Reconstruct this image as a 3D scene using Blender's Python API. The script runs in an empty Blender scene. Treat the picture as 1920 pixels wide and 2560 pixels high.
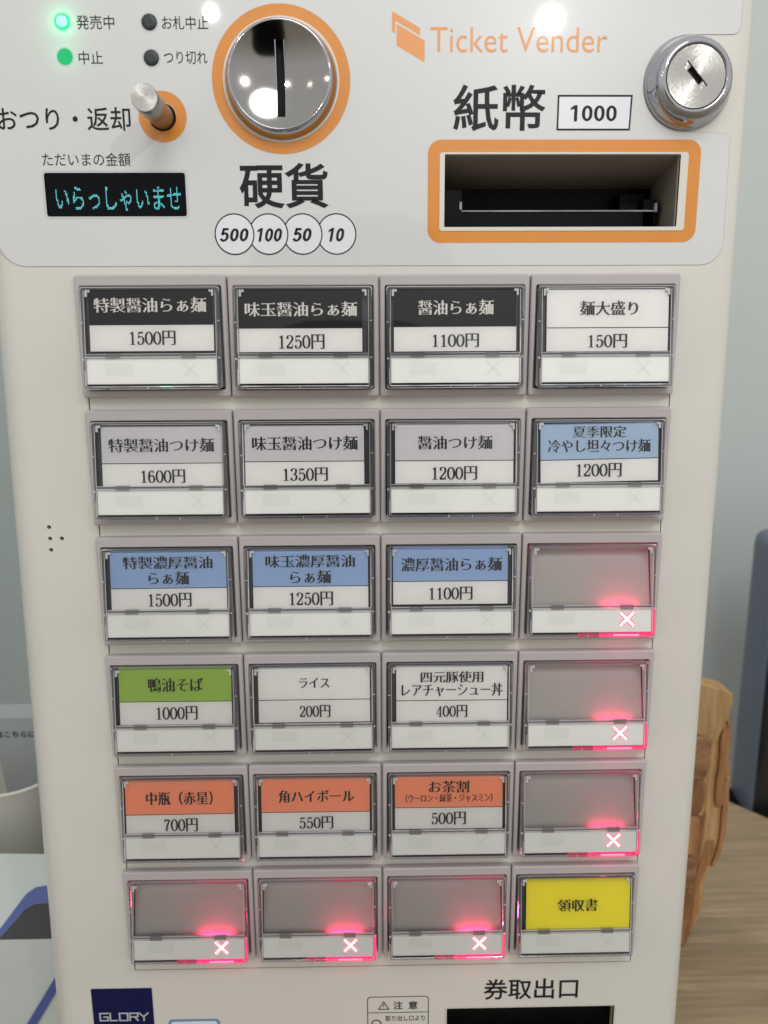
import bpy, bmesh, math, random
from mathutils import Vector, Matrix
from mathutils.geometry import tessellate_polygon, delaunay_2d_cdt
random.seed(7)
MM = 0.001
C = bpy.context.scene.collection
S = bpy.context.scene

# ------------------------------------------------------------------ camera
cam = bpy.data.cameras.new('camera'); cam_o = bpy.data.objects.new('camera', cam); C.objects.link(cam_o)
cam.sensor_fit = 'VERTICAL'; cam.sensor_height = 24.0; cam.lens = 18.75
cam.dof.use_dof = True; cam.dof.focus_distance = 0.35; cam.dof.aperture_fstop = 7.0
cam.clip_start = 0.01; cam.clip_end = 20
Rm = Matrix(((0.9998, 0.0082, 0.0171), (-0.0184, 0.2095, 0.9776), (-0.0044, 0.9778, -0.2096)))
rx, up, fw = (Vector(Rm.col[i]).normalized() for i in range(3))
M4 = Matrix((rx, up, -fw)).transposed().to_4x4(); M4.translation = Vector((-0.00437, -0.33804, -0.02676))
cam_o.matrix_world = M4
S.camera = cam_o

# ------------------------------------------------------------------ view, world (the room's ambient light)
S.view_settings.view_transform = 'Standard'; S.view_settings.look = 'None'
S.view_settings.exposure = 0.2; S.view_settings.gamma = 1.0
S.cycles.max_bounces = 12; S.cycles.transparent_max_bounces = 24; S.cycles.transmission_bounces = 8
S.cycles.caustics_refractive = True; S.cycles.sample_clamp_indirect = 4.0
w = bpy.data.worlds.new("World"); S.world = w; w.use_nodes = True
nt = w.node_tree; bg = nt.nodes['Background']
tc = nt.nodes.new('ShaderNodeTexCoord'); sp = nt.nodes.new('ShaderNodeSeparateXYZ')
mr = nt.nodes.new('ShaderNodeMapRange'); mr.inputs['From Min'].default_value = -1; mr.inputs['From Max'].default_value = 1
rp = nt.nodes.new('ShaderNodeValToRGB'); el = rp.color_ramp.elements
el[0].position = 0.0; el[0].color = (0.20, 0.17, 0.12, 1)
el[1].position = 1.0; el[1].color = (0.80, 0.80, 0.80, 1)
e = el.new(0.38); e.color = (0.42, 0.385, 0.32, 1)
e = el.new(0.55); e.color = (0.76, 0.755, 0.74, 1)
nt.links.new(tc.outputs['Generated'], sp.inputs[0]); nt.links.new(sp.outputs['Z'], mr.inputs[0])
nt.links.new(mr.outputs[0], rp.inputs[0]); nt.links.new(rp.outputs[0], bg.inputs['Color'])
bg.inputs['Strength'].default_value = 1.0

def lamp(name, loc, energy, radius, color=(1, 0.98, 0.95)):
    l = bpy.data.lights.new(name, 'POINT'); l.energy = energy; l.shadow_soft_size = radius; l.color = color
    o = bpy.data.objects.new(name, l); C.objects.link(o); o.location = loc; return o
def area(name, loc, target, energy, size, color=(1, 0.99, 0.97)):
    l = bpy.data.lights.new(name, 'AREA'); l.shape = 'DISK'; l.size = size; l.energy = energy; l.color = color
    o = bpy.data.objects.new(name, l); C.objects.link(o); o.location = loc
    o.rotation_euler = (Vector(target) - Vector(loc)).to_track_quat('-Z', 'Y').to_euler(); return o
lamp('ceiling_spot_light', (0.150, -0.392, 0.238), 1.15, 0.0055)
lamp('ceiling_spot_light', (-0.178, -0.643, 0.333), 0.35, 0.006)
lamp('ceiling_spot_light', (-0.84, -1.22, 0.68), 0.8, 0.02, (1, 0.85, 0.6))
lamp('ceiling_spot_light', (-1.18, -0.98, 0.60), 0.6, 0.02, (1, 0.85, 0.6))
area('ceiling_panel_light', (0.095, -0.99, 0.88), (0, 0, 0), 5.0, 0.62)
lamp('ceiling_spot_light', (-0.02, 0.54, 0.80), 5.0, 0.03)

# ------------------------------------------------------------------ materials
def lin(c):
    return tuple(((v / 255) / 12.92 if v / 255 <= 0.04045 else ((v / 255 + 0.055) / 1.055) ** 2.4) for v in c)
def mat(name, rgb, rough=0.5, metal=0.0, coat=0.0, coatr=0.05, noise=0.0, nscale=60, bump=0.0, bscale=900, spec=0.5, raw=False, k=1.0,
        aniso=0.0, emit=None, estr=0.0, stretch=(1, 1, 1), trans=0.0):
    m = bpy.data.materials.new(name); m.use_nodes = True; n = m.node_tree; b = n.nodes['Principled BSDF']
    c = tuple(v * k for v in (rgb if raw else lin(rgb)))
    b.inputs['Base Color'].default_value = (*c, 1); b.inputs['Roughness'].default_value = rough
    b.inputs['Metallic'].default_value = metal; b.inputs['Coat Weight'].default_value = coat
    b.inputs['Coat Roughness'].default_value = coatr; b.inputs['Specular IOR Level'].default_value = spec
    b.inputs['Anisotropic'].default_value = aniso; b.inputs['Transmission Weight'].default_value = trans
    if emit: b.inputs['Emission Color'].default_value = (*emit, 1); b.inputs['Emission Strength'].default_value = estr
    if noise or bump:
        t = n.nodes.new('ShaderNodeTexCoord'); mp = n.nodes.new('ShaderNodeMapping'); mp.inputs['Scale'].default_value = stretch
        n.links.new(t.outputs['Object'], mp.inputs[0])
    if noise:
        nz = n.nodes.new('ShaderNodeTexNoise'); nz.inputs['Scale'].default_value = nscale; nz.inputs['Detail'].default_value = 6
        n.links.new(mp.outputs[0], nz.inputs['Vector'])
        r = n.nodes.new('ShaderNodeMapRange'); r.inputs['To Min'].default_value = 1 - noise; r.inputs['To Max'].default_value = 1 + noise
        r.inputs['From Min'].default_value = 0.25; r.inputs['From Max'].default_value = 0.75
        n.links.new(nz.outputs[0], r.inputs[0])
        mx = n.nodes.new('ShaderNodeVectorMath'); mx.operation = 'SCALE'; mx.inputs[0].default_value = c
        n.links.new(r.outputs[0], mx.inputs['Scale']); n.links.new(mx.outputs[0], b.inputs['Base Color'])
    if bump:
        nb = n.nodes.new('ShaderNodeTexNoise'); nb.inputs['Scale'].default_value = bscale; nb.inputs['Detail'].default_value = 3
        n.links.new(mp.outputs[0], nb.inputs['Vector'])
        bp = n.nodes.new('ShaderNodeBump'); bp.inputs['Strength'].default_value = bump; bp.inputs['Distance'].default_value = 0.0003
        n.links.new(nb.outputs[0], bp.inputs['Height']); n.links.new(bp.outputs[0], b.inputs['Normal'])
    return m
def turned(m):
    n = m.node_tree; t = n.nodes.new('ShaderNodeTangent'); t.direction_type = 'RADIAL'; t.axis = 'Y'
    n.links.new(t.outputs[0], n.nodes['Principled BSDF'].inputs['Tangent']); return m
def clear(name, tint=(1, 1, 1), rough=0.03, extra=0.0, diff=0.0, dcol=(0.7, 0.7, 0.7)):
    m = bpy.data.materials.new(name); m.use_nodes = True; n = m.node_tree; n.nodes.clear()
    o = n.nodes.new('ShaderNodeOutputMaterial'); tr = n.nodes.new('ShaderNodeBsdfTransparent'); gl = n.nodes.new('ShaderNodeBsdfGlossy')
    tr.inputs[0].default_value = (*tint, 1); gl.inputs['Roughness'].default_value = rough; gl.inputs[0].default_value = (1, 1, 1, 1)
    f = n.nodes.new('ShaderNodeFresnel'); f.inputs[0].default_value = 1.45
    ad = n.nodes.new('ShaderNodeMath'); ad.operation = 'ADD'; ad.inputs[1].default_value = extra; ad.use_clamp = True
    n.links.new(f.outputs[0], ad.inputs[0]); mx = n.nodes.new('ShaderNodeMixShader')
    n.links.new(ad.outputs[0], mx.inputs[0]); n.links.new(tr.outputs[0], mx.inputs[1]); n.links.new(gl.outputs[0], mx.inputs[2])
    last = mx
    if diff:
        df = n.nodes.new('ShaderNodeBsdfDiffuse'); df.inputs[0].default_value = (*dcol, 1)
        tl = n.nodes.new('ShaderNodeBsdfTranslucent'); tl.inputs[0].default_value = (*dcol, 1)
        m1 = n.nodes.new('ShaderNodeMixShader'); m1.inputs[0].default_value = 0.5
        n.links.new(df.outputs[0], m1.inputs[1]); n.links.new(tl.outputs[0], m1.inputs[2])
        m2 = n.nodes.new('ShaderNodeMixShader'); m2.inputs[0].default_value = diff
        n.links.new(mx.outputs[0], m2.inputs[1]); n.links.new(m1.outputs[0], m2.inputs[2]); last = m2
    n.links.new(last.outputs[0], o.inputs[0]); return m
def emis(name, col, s):
    m = bpy.data.materials.new(name); m.use_nodes = True; n = m.node_tree; n.nodes.clear()
    o = n.nodes.new('ShaderNodeOutputMaterial'); e = n.nodes.new('ShaderNodeEmission'); e.inputs[0].default_value = (*col, 1); e.inputs[1].default_value = s
    n.links.new(e.outputs[0], o.inputs[0]); return m
def woodmat(name, c1, c2, scale, dist, rough=0.5, axis='Y', stretch=(1, 1, 1), bump=0.4, fine=40, wamt=0.08):
    m = bpy.data.materials.new(name); m.use_nodes = True; n = m.node_tree; b = n.nodes['Principled BSDF']
    t = n.nodes.new('ShaderNodeTexCoord'); mp = n.nodes.new('ShaderNodeMapping'); mp.inputs['Scale'].default_value = stretch
    n.links.new(t.outputs['Object'], mp.inputs[0])
    wv = n.nodes.new('ShaderNodeTexWave'); wv.bands_direction = axis; wv.inputs['Scale'].default_value = scale
    wv.inputs['Distortion'].default_value = dist; wv.inputs['Detail'].default_value = 4; wv.inputs['Detail Scale'].default_value = 1.5
    nz = n.nodes.new('ShaderNodeTexNoise'); nz.inputs['Scale'].default_value = fine; nz.inputs['Detail'].default_value = 8; nz.inputs['Roughness'].default_value = 0.7
    n.links.new(mp.outputs[0], wv.inputs['Vector']); n.links.new(mp.outputs[0], nz.inputs['Vector'])
    mx = n.nodes.new('ShaderNodeMath'); mx.operation = 'MULTIPLY_ADD'; mx.inputs[1].default_value = wamt
    n.links.new(wv.outputs['Fac'], mx.inputs[0]); n.links.new(nz.outputs[0], mx.inputs[2])
    r = n.nodes.new('ShaderNodeValToRGB'); r.color_ramp.elements[0].position = 0.36; r.color_ramp.elements[0].color = (*lin(c1), 1)
    r.color_ramp.elements[1].position = 0.72; r.color_ramp.elements[1].color = (*lin(c2), 1)
    n.links.new(mx.outputs[0], r.inputs[0]); n.links.new(r.outputs[0], b.inputs['Base Color']); b.inputs['Roughness'].default_value = rough
    bp = n.nodes.new('ShaderNodeBump'); bp.inputs['Strength'].default_value = bump; bp.inputs['Distance'].default_value = 0.001
    n.links.new(mx.outputs[0], bp.inputs['Height']); n.links.new(bp.outputs[0], b.inputs['Normal']); return m

K = 1.0
mPANEL = mat('cream_painted_steel', (205, 203, 196), 0.42, coat=0.6, coatr=0.07, noise=0.03, nscale=14, bump=0.05, bscale=1500)
mOVER = mat('glossy_printed_film', (202, 203, 203), 0.35, coat=0.9, coatr=0.035, noise=0.015, nscale=12, bump=0.02, bscale=500)
for m_ in (mOVER, mPANEL):
    n_ = m_.node_tree; t_ = n_.nodes.new('ShaderNodeTexCoord'); z_ = n_.nodes.new('ShaderNodeTexNoise'); z_.inputs['Scale'].default_value = 28; z_.inputs['Detail'].default_value = 5
    r_ = n_.nodes.new('ShaderNodeMapRange'); r_.inputs['From Min'].default_value = .35; r_.inputs['From Max'].default_value = .7
    c0 = n_.nodes['Principled BSDF'].inputs['Coat Roughness'].default_value; r_.inputs['To Min'].default_value = c0 * .8; r_.inputs['To Max'].default_value = c0 * 1.5
    n_.links.new(t_.outputs['Object'], z_.inputs['Vector']); n_.links.new(z_.outputs[0], r_.inputs[0]); n_.links.new(r_.outputs[0], n_.nodes['Principled BSDF'].inputs['Coat Roughness'])
mEDGE = mat('film_edge', (150, 147, 138), 0.4)
mHOUS = mat('mauve_grey_plastic', (174, 169, 170), 0.42, noise=0.015, nscale=20, bump=0.05, bscale=2500)
mWELL = mat('dark_inner_plastic', (34, 33, 38), 0.4)
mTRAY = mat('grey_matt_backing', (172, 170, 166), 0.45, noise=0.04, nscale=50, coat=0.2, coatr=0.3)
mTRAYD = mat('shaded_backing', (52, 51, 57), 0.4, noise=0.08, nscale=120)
mWHITE = mat('white_diffuser', (238, 239, 236), 0.35)
mGHOST = mat('unlit_symbol', (227, 228, 225), 0.35)
mCLEAR = clear('clear_acrylic', (1, 1, 1), 0.02, extra=-.012)
mRIM = clear('acrylic_rim', (0.72, 0.72, 0.78), 0.08, extra=0.03, diff=0.10, dcol=(0.75, 0.75, 0.8))
mBRIGHT = clear('polished_acrylic_edge', (0.9, 0.9, 0.92), 0.15, extra=0.25, diff=0.4, dcol=(0.9, 0.9, 0.92))
mTAB = clear('acrylic_tab', (0.62, 0.62, 0.62), 0.1, extra=0.05, diff=0.25, dcol=(0.5, 0.5, 0.5))
mPAPER = mat('white_card', (234, 233, 231), 0.6, noise=0.015, nscale=90)
mINK = mat('black_print', (24, 22, 24), 0.45)
mINKW = mat('white_print', (225, 222, 216), 0.5)
mGREYINK = mat('dark_grey_print', (26, 24, 30), 0.5, spec=.25)
mORANGE = mat('orange_print', (208, 130, 34), 0.4, coat=0.6, coatr=0.05, noise=0.03, nscale=80)
mORANGE2 = mat('pale_orange_print', (220, 144, 74), 0.4, coat=0.6, coatr=0.05)
mCARD = {'black': mat('black_band', (13, 13, 16), 0.5, spec=.25), 'white': mPAPER,
         'mauve': mat('pale_mauve_band', (208, 206, 209), 0.6), 'sky': mat('pale_blue_band', (170, 192, 216), 0.6),
         'blue': mat('blue_band', (152, 178, 216), 0.6), 'green': mat('green_band', (160, 194, 84), 0.6),
         'salmon': mat('salmon_band', (248, 158, 122), 0.6), 'yellow': mat('yellow_card', (255, 243, 60), 0.6)}
mCHROME = mat('chrome', (172, 172, 178), 0.07, metal=1.0)
mCHROMED = mat('mirror_dish', (146, 144, 142), 0.10, metal=1.0, bump=0.03, bscale=120)
mSTEEL = turned(mat('turned_steel', (190, 188, 184), 0.26, metal=1.0, aniso=0.75, bump=0.25, bscale=700))
mSHAFT = mat('brushed_steel', (150, 145, 138), 0.3, metal=1.0, bump=0.3, bscale=900, stretch=(1, 0.1, 1))
mBLACK = mat('black_plastic', (8, 8, 9), 0.4, spec=.12)
mBLACKG = mat('black_gloss', (5, 8, 12), 0.15, spec=.1)
mHOLE = mat('deep_black', (4, 4, 4), 0.8)
mLEDOFF = mat('dark_lens', (38, 46, 50), 0.5)
mCYAN = emis('cyan_dots', (0.16, 0.78, 0.82), 1.0)
mLEDG = emis('lit_green_lamp', (0.03, 0.9, 0.34), 1.0); mLEDG2 = emis('lit_lamp_core', (0.42, 1.0, 0.78), 1.15)
mLEDD = emis('dim_green_lamp', (0.03, 0.50, 0.17), 1.0)
mX1 = emis('cross_core', (1.0, 0.80, 0.76), 1.3); mX2 = emis('cross_glow', (1.0, 0.22, 0.33), 1.0)
mG0 = emis('rim_glow_core', (1.0, .28, .45), 1.5); mG1 = emis('rim_glow_bright', (1.0, .035, .16), 1.25); mG2 = emis('rim_glow_dim', (.42, .035, .08), 1.0); mG3 = emis('rim_glow_faint', (.20, .07, .10), 1.0)  # red LED glow in the acrylic rim, put in as emission
mNAVY = mat('navy_plate', (6, 10, 66), 0.5, spec=.2)
mSILVER = mat('silver_print', (190, 192, 200), 0.35, metal=0.3)
mBLUE = mat('blue_print', (96, 140, 178), 0.4)

# ------------------------------------------------------------------ mesh helpers (mm in, metres out)
def link(name, verts, faces, m, parent=None, smooth=False):
    me = bpy.data.meshes.new(name); me.from_pydata([(a * MM, b * MM, c * MM) for a, b, c in verts], [], faces)
    for mm in (m if isinstance(m, (list, tuple)) else [m]): me.materials.append(mm)
    if smooth:
        for p in me.polygons: p.use_smooth = True
    o = bpy.data.objects.new(name, me); C.objects.link(o)
    if parent is not None: o.parent = parent
    return o
def share(name, me, parent, loc=(0, 0, 0)):
    o = bpy.data.objects.new(name, me); C.objects.link(o); o.parent = parent; o.location = tuple(v * MM for v in loc); return o
def empty(name, loc=(0, 0, 0)):
    o = bpy.data.objects.new(name, None); C.objects.link(o); o.location = tuple(v * MM for v in loc); o.empty_display_size = 0.02; return o
def tag(o, label=None, cat=None, group=None, kind=None):
    if label: o['label'] = label
    if cat: o['category'] = cat
    if group: o['group'] = group
    if kind: o['kind'] = kind
    return o
def rrect(x0, x1, z0, z1, r, n=5):
    pts = []
    for cx, cz, a0 in ((x1 - r, z1 - r, 0), (x0 + r, z1 - r, 90), (x0 + r, z0 + r, 180), (x1 - r, z0 + r, 270)):
        for i in range(n + 1):
            a = math.radians(a0 + 90 * i / n); pts.append((cx + r * math.cos(a), cz + r * math.sin(a)))
    return pts                                    # counter-clockwise seen from the front (x right, z up)
def circ(cx, cz, r, n=48):
    return [(cx + r * math.cos(2 * math.pi * i / n), cz + r * math.sin(2 * math.pi * i / n)) for i in range(n)]
def area2(p): return sum(p[i][0] * p[(i + 1) % len(p)][1] - p[(i + 1) % len(p)][0] * p[i][1] for i in range(len(p)))
def plate_geo(outer, holes, y0, y1, yf=None, off=0):
    """flat plate: front at y0 (towards the viewer), back edge at y1; yf(x,z)->extra y"""
    yf = yf or (lambda x, z: 0.0)
    loops = [outer if area2(outer) > 0 else outer[::-1]] + [h if area2(h) < 0 else h[::-1] for h in holes]
    flat = [p for l in loops for p in l]; n = len(flat); ed = []; k = 0
    for l in loops: ed += [(k + i, k + (i + 1) % len(l)) for i in range(len(l))]; k += len(l)
    vv, _e, ff, *_r = delaunay_2d_cdt([Vector(p) for p in flat], ed, [], 0, 1e-6)
    V = [(x, y0 + yf(x, z), z) for x, z in flat]; F = []
    if len(vv) != n: raise RuntimeError('plate outline crosses itself')
    def inside(x, z, l):
        c = False
        for i in range(len(l)):
            (a, b), (c_, d) = l[i], l[i - 1]
            if (b > z) != (d > z) and x < (c_ - a) * (z - b) / (d - b) + a: c = not c
        return c
    for f in ff:
        cx = sum(flat[i][0] for i in f) / len(f); cz = sum(flat[i][1] for i in f) / len(f)
        if not inside(cx, cz, loops[0]) or any(inside(cx, cz, h) for h in loops[1:]): continue
        F.append(tuple(f) if area2([flat[i] for i in f]) > 0 else tuple(f)[::-1])
    if y1 is not None:
        V += [(x, y1 + yf(x, z), z) for x, z in flat]; k = 0
        for l in loops:
            m_ = len(l)
            for i in range(m_): F.append((k + i, k + i + n, k + (i + 1) % m_ + n, k + (i + 1) % m_))
            k += m_
    return V, [tuple(i + off for i in f) for f in F]
def plate(name, outer, holes, y0, y1, m, parent=None, yf=None):
    V, F = plate_geo(outer, holes, y0, y1, yf); return link(name, V, F, m, parent)
def bridge(loops, closed=False, cap0=False, cap1=False):
    """loops: list of (points2d, y or function) with equal counts"""
    V = []; F = []; n = len(loops[0][0])
    for pts, y in loops: V += [(x, y(x, z) if callable(y) else y, z) for x, z in pts]
    L = len(loops); rng = range(L if closed else L - 1)
    for k in rng:
        a = k * n; b = ((k + 1) % L) * n
        for i in range(n): F.append((a + i, a + (i + 1) % n, b + (i + 1) % n, b + i))
    if cap0: F.append(tuple(range(n))[::-1])
    if cap1: F.append(tuple(range((L - 1) * n, L * n)))
    return V, F
def lathe(name, prof, cx, cz, m, parent, seg=64, cap=True, smooth=True):
    V, F = bridge([(circ(cx, cz, r, seg), y) for r, y in prof], cap1=cap)
    o = link(name, V, F, m, parent, smooth=False)
    if smooth:
        for p in o.data.polygons: p.use_smooth = len(p.vertices) == 4
    return o
def box_geo(x0, x1, y0, y1, z0, z1, yf=None, off=0):
    yf = yf or (lambda x, z: 0.0)
    V = [(x, y + yf(x, z), z) for y in (y0, y1) for x, z in ((x0, z0), (x1, z0), (x1, z1), (x0, z1))]
    F = [(0, 1, 2, 3), (7, 6, 5, 4), (0, 4, 5, 1), (1, 5, 6, 2), (2, 6, 7, 3), (3, 7, 4, 0)]
    return V, [tuple(i + off for i in f) for f in F]
def boxes(name, bl, m, parent=None, yf=None):
    V = []; F = []
    for b in bl:
        v, f = box_geo(*b, yf=yf, off=len(V)); V += v; F += f
    return link(name, V, F, m, parent)

# ------------------------------------------------------------------ lettering
GC = {}
def glyphs(s, bold=0.0, ming=False):
    key = (s, bold, ming)
    if key in GC: return GC[key]
    c = bpy.data.curves.new('t', 'FONT'); c.body = s; c.size = 1.0; c.resolution_u = 3; c.fill_mode = 'FRONT'
    o = bpy.data.objects.new('t', c); C.objects.link(o); bpy.context.view_layer.update()
    dg = bpy.context.evaluated_depsgraph_get(); me = o.evaluated_get(dg).to_mesh()
    bm = bmesh.new(); bm.from_mesh(me); bmesh.ops.remove_doubles(bm, verts=bm.verts, dist=1e-5)
    C.objects.unlink(o); bpy.data.objects.remove(o); bpy.data.curves.remove(c)
    extra = []
    if ming or bold:
        ox, oz = (0.013 + bold, -0.0165 + bold * .3) if ming else (bold, bold)
        bm.verts.ensure_lookup_table(); nb = {v.index: [] for v in bm.verts}; segs = []
        for e_ in bm.edges:
            if len(e_.link_faces) != 1: continue
            a, b = e_.verts; fc = e_.link_faces[0].calc_center_median(); d = b.co - a.co
            nrm = Vector((d.y, -d.x)); 
            if nrm.length < 1e-9: continue
            nrm.normalize(); mid = (a.co + b.co) / 2
            if nrm.dot((fc - mid).to_2d()) > 0: nrm = -nrm
            nb[a.index].append(nrm); nb[b.index].append(nrm); segs.append((a, b, nrm, d.length))
        of = lambda q: ox * q.x * q.x + oz * q.y * q.y
        # small triangular brush ends on horizontals
        for a, b, q, L in (segs if ming else []):
            if q.x > 0.97 and 0.035 < L < 0.085:
                t = a if a.co.y > b.co.y else b
                ns = nb[t.index]
                if len(ns) == 2 and max(n_.y for n_ in ns) > 0.95:
                    x, y = t.co.x, t.co.y + oz
                    extra.append(((x - 0.115, y - 0.004), (x + 0.012, y - 0.004), (x - 0.03, y + 0.062)))
        for v in bm.verts:
            ns = nb[v.index]
            if len(ns) == 1: dv = ns[0] * of(ns[0])
            elif len(ns) >= 2:
                n1, n2 = ns[0], ns[1]; det = n1.x * n2.y - n1.y * n2.x
                if abs(det) < 0.35:
                    av = (n1 + n2); av = av.normalized() if av.length > 1e-6 else n1; dv = av * of(av)
                else:
                    o1, o2 = of(n1), of(n2)
                    dv = Vector(((o1 * n2.y - o2 * n1.y) / det, (n1.x * o2 - n2.x * o1) / det))
                    if dv.length > 0.035: dv *= 0.035 / dv.length
            else: continue
            v.co.x += dv.x; v.co.y += dv.y
    P = [(v.co.x, v.co.y) for v in bm.verts]; F = []
    for f in bm.faces:
        idx = [v.index for v in f.verts]
        if area2([P[i] for i in idx]) < 0: idx = idx[::-1]
        F.append(tuple(idx))
    bm.free()
    for tr in extra:
        k = len(P); P += [tr[0], tr[1], tr[2]]; F.append((k, k + 1, k + 2))
    GC[key] = (P, F); return GC[key]
def place(G, x0, x1, z0, z1, slant=0.0):
    P, F = G; xs = [p[0] for p in P]; ys = [p[1] for p in P]
    ax, bx, ay, by = min(xs), max(xs), min(ys), max(ys)
    sx = (x1 - x0) / (bx - ax); sz = (z1 - z0) / (by - ay)
    return [((x0 + (p[0] - ax) * sx) + slant * (p[1] - ay) * sz, z0 + (p[1] - ay) * sz) for p in P], F
def text(name, s, x0, x1, z0, z1, y, m, parent, bold=0.0, ming=False, yf=None, slant=0.0, geo=None):
    P, F = place(geo or glyphs(s, bold, ming), x0, x1, z0, z1, slant)
    yf = yf or (lambda x, z: 0.0)
    return link(name, [(x, y + yf(x, z), z) for x, z in P], F, m, parent)

# seriffed figures drawn as broad-nib strokes (cell 0..0.54 wide, 0..1 high)
def spline(pts, n=7, closed=False):
    out = []; L = len(pts)
    g = (lambda i: pts[i % L]) if closed else (lambda i: pts[max(0, min(L - 1, i))])
    for i in range(L if closed else L - 1):
        a, b, c, d = g(i - 1), g(i), g(i + 1), g(i + 2)
        for k in range(n):
            t = k / n
            out.append(tuple(0.5 * (2 * b[j] + (c[j] - a[j]) * t + (2 * a[j] - 5 * b[j] + 4 * c[j] - d[j]) * t * t + (3 * b[j] - a[j] - 3 * c[j] + d[j]) * t ** 3) for j in (0, 1)))
    if not closed: out.append(pts[-1])
    return out
def nib(pts, closed=False, thick=0.145, thin=0.045):
    P = []; F = []; n = len(pts)
    for i, p in enumerate(pts):
        a = pts[i - 1] if (i or closed) else p; b = pts[(i + 1) % n] if (i < n - 1 or closed) else p
        dx, dy = b[0] - a[0], b[1] - a[1]; L = math.hypot(dx, dy) or 1; dx /= L; dy /= L
        w_ = (thin + (thick - thin) * abs(dy) ** 1.6) / 2
        P += [(p[0] - dy * w_, p[1] + dx * w_), (p[0] + dy * w_, p[1] - dx * w_)]
    for i in range(n if closed else n - 1):
        a, b = 2 * i, 2 * ((i + 1) % n); F.append((a, a + 1, b + 1, b))
    return P, F
def join(*gs):
    P = []; F = []
    for p, f in gs:
        k = len(P); P += p; F += [tuple(i + k for i in q) for q in f]
    return P, F
def disk(x, y, r): 
    c = circ(x, y, r, 12); return c, [tuple(range(12))]
def rect(x0, x1, y0, y1): return [(x0, y0), (x1, y0), (x1, y1), (x0, y1)], [(0, 1, 2, 3)]
D = {
 '0': lambda: nib(spline([(.27, .98), (.07, .74), (.07, .26), (.27, .02), (.47, .26), (.47, .74)], 6, True), True),
 '1': lambda: join(rect(.22, .36, .03, .95), ([(.22, .95), (.36, .95), (.36, 1.0)], [(0, 1, 2)]), ([(.08, .86), (.22, .80), (.30, .97)], [(0, 1, 2)]), rect(.10, .48, 0, .04)),
 '2': lambda: join(disk(.12, .76, .065), nib(spline([(.08, .78), (.13, .93), (.27, .98), (.44, .88), (.44, .66), (.30, .42), (.14, .22), (.06, .06)], 6)), rect(.05, .44, 0, .13), ([(.40, .0), (.47, .0), (.50, .30), (.45, .30)], [(0, 1, 2, 3)])),
 '3': lambda: join(disk(.12, .80, .06), nib(spline([(.08, .80), (.15, .94), (.27, .98), (.42, .90), (.42, .66), (.30, .53), (.20, .52)], 6)), nib(spline([(.20, .52), (.36, .50), (.46, .34), (.42, .12), (.26, .02), (.12, .06), (.07, .20)], 6)), disk(.11, .21, .06)),
 '4': lambda: join(rect(.30, .43, .03, .98), nib([(.36, .98), (.20, .63), (.03, .30)], thin=.05, thick=.06), rect(.02, .52, .25, .30), rect(.20, .52, 0, .04)),
 '5': lambda: join(rect(.12, .45, .87, .99), nib([(.12, .96), (.11, .52)], thick=.05), nib(spline([(.10, .52), (.20, .62), (.32, .63), (.45, .48), (.45, .20), (.30, .02), (.14, .05), (.07, .18)], 6)), disk(.11, .20, .065)),
 '6': lambda: join(nib(spline([(.42, .92), (.28, .98), (.12, .80), (.07, .45), (.12, .12), (.27, .02), (.43, .12), (.46, .34), (.38, .56), (.25, .60), (.12, .46)], 6)), disk(.40, .86, .06)),
 '7': lambda: join(rect(.06, .48, .86, .99), nib(spline([(.46, .88), (.34, .62), (.25, .34), (.23, .02)], 6), thick=.14), ([(.05, .99), (.10, .99), (.09, .72), (.05, .72)], [(0, 1, 2, 3)])),
}
def sans_geo(s, th=.155):
    parts = []; x = 0
    for ch in s:
        if ch == '0': g = nib(spline([(.27, .99 - th / 2), (.03 + th / 2, .72), (.03 + th / 2, .28), (.27, th / 2), (.51 - th / 2, .28), (.51 - th / 2, .72)], 7, True), True, th, th * .9)
        elif ch == '1': g = join(rect(.22, .22 + th, 0, 1), ([(.22, .99), (.22, .78), (.04, .70), (.04, .82)], [(0, 1, 2, 3)]))
        else: g = join(rect(.11, .47, 1 - th * .95, 1), nib([(.17, .95), (.12, .50)], thick=th * .9), nib(spline([(.12, .50), (.22, .60), (.34, .60), (.44, .46), (.44, .24), (.30, .07), (.16, .09), (.08, .22)], 7), thick=th, thin=th * .85))
        parts.append(([(p[0] + x, p[1]) for p in g[0]], g[1])); x += .60
    return join(*parts)
def price_geo(s):
    parts = []; x = 0
    for ch in s[:-1]:
        P, F = D[ch](); parts.append(([(p[0] + x, p[1]) for p in P], F)); x += 0.60
    P, F = place(glyphs('円', 0.012, True), x + .03, x + 1.0, -0.04, 1.06); parts.append((P, F))
    return join(*parts)

# ------------------------------------------------------------------ THE SETTING
PY = 8.0                                   # the machine's front panel plane (button fronts are y = 0)
V, F = box_geo(-2500, 2500, 620, 660, -1500, 1500)
wall = link('wall', V, F, mat('grey_blue_wall', (200, 207, 206), 0.7, noise=0.03, nscale=3, bump=0.1, bscale=300)); tag(wall, kind='structure')

V, F = box_geo(-372, -336, -60, 619, -1500, 900)
tag(link('side_wall', V, F, mat('dim_grey_wall', (190, 200, 200), 0.7, noise=0.03, nscale=4, bump=0.1, bscale=300)), kind='structure')
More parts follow.
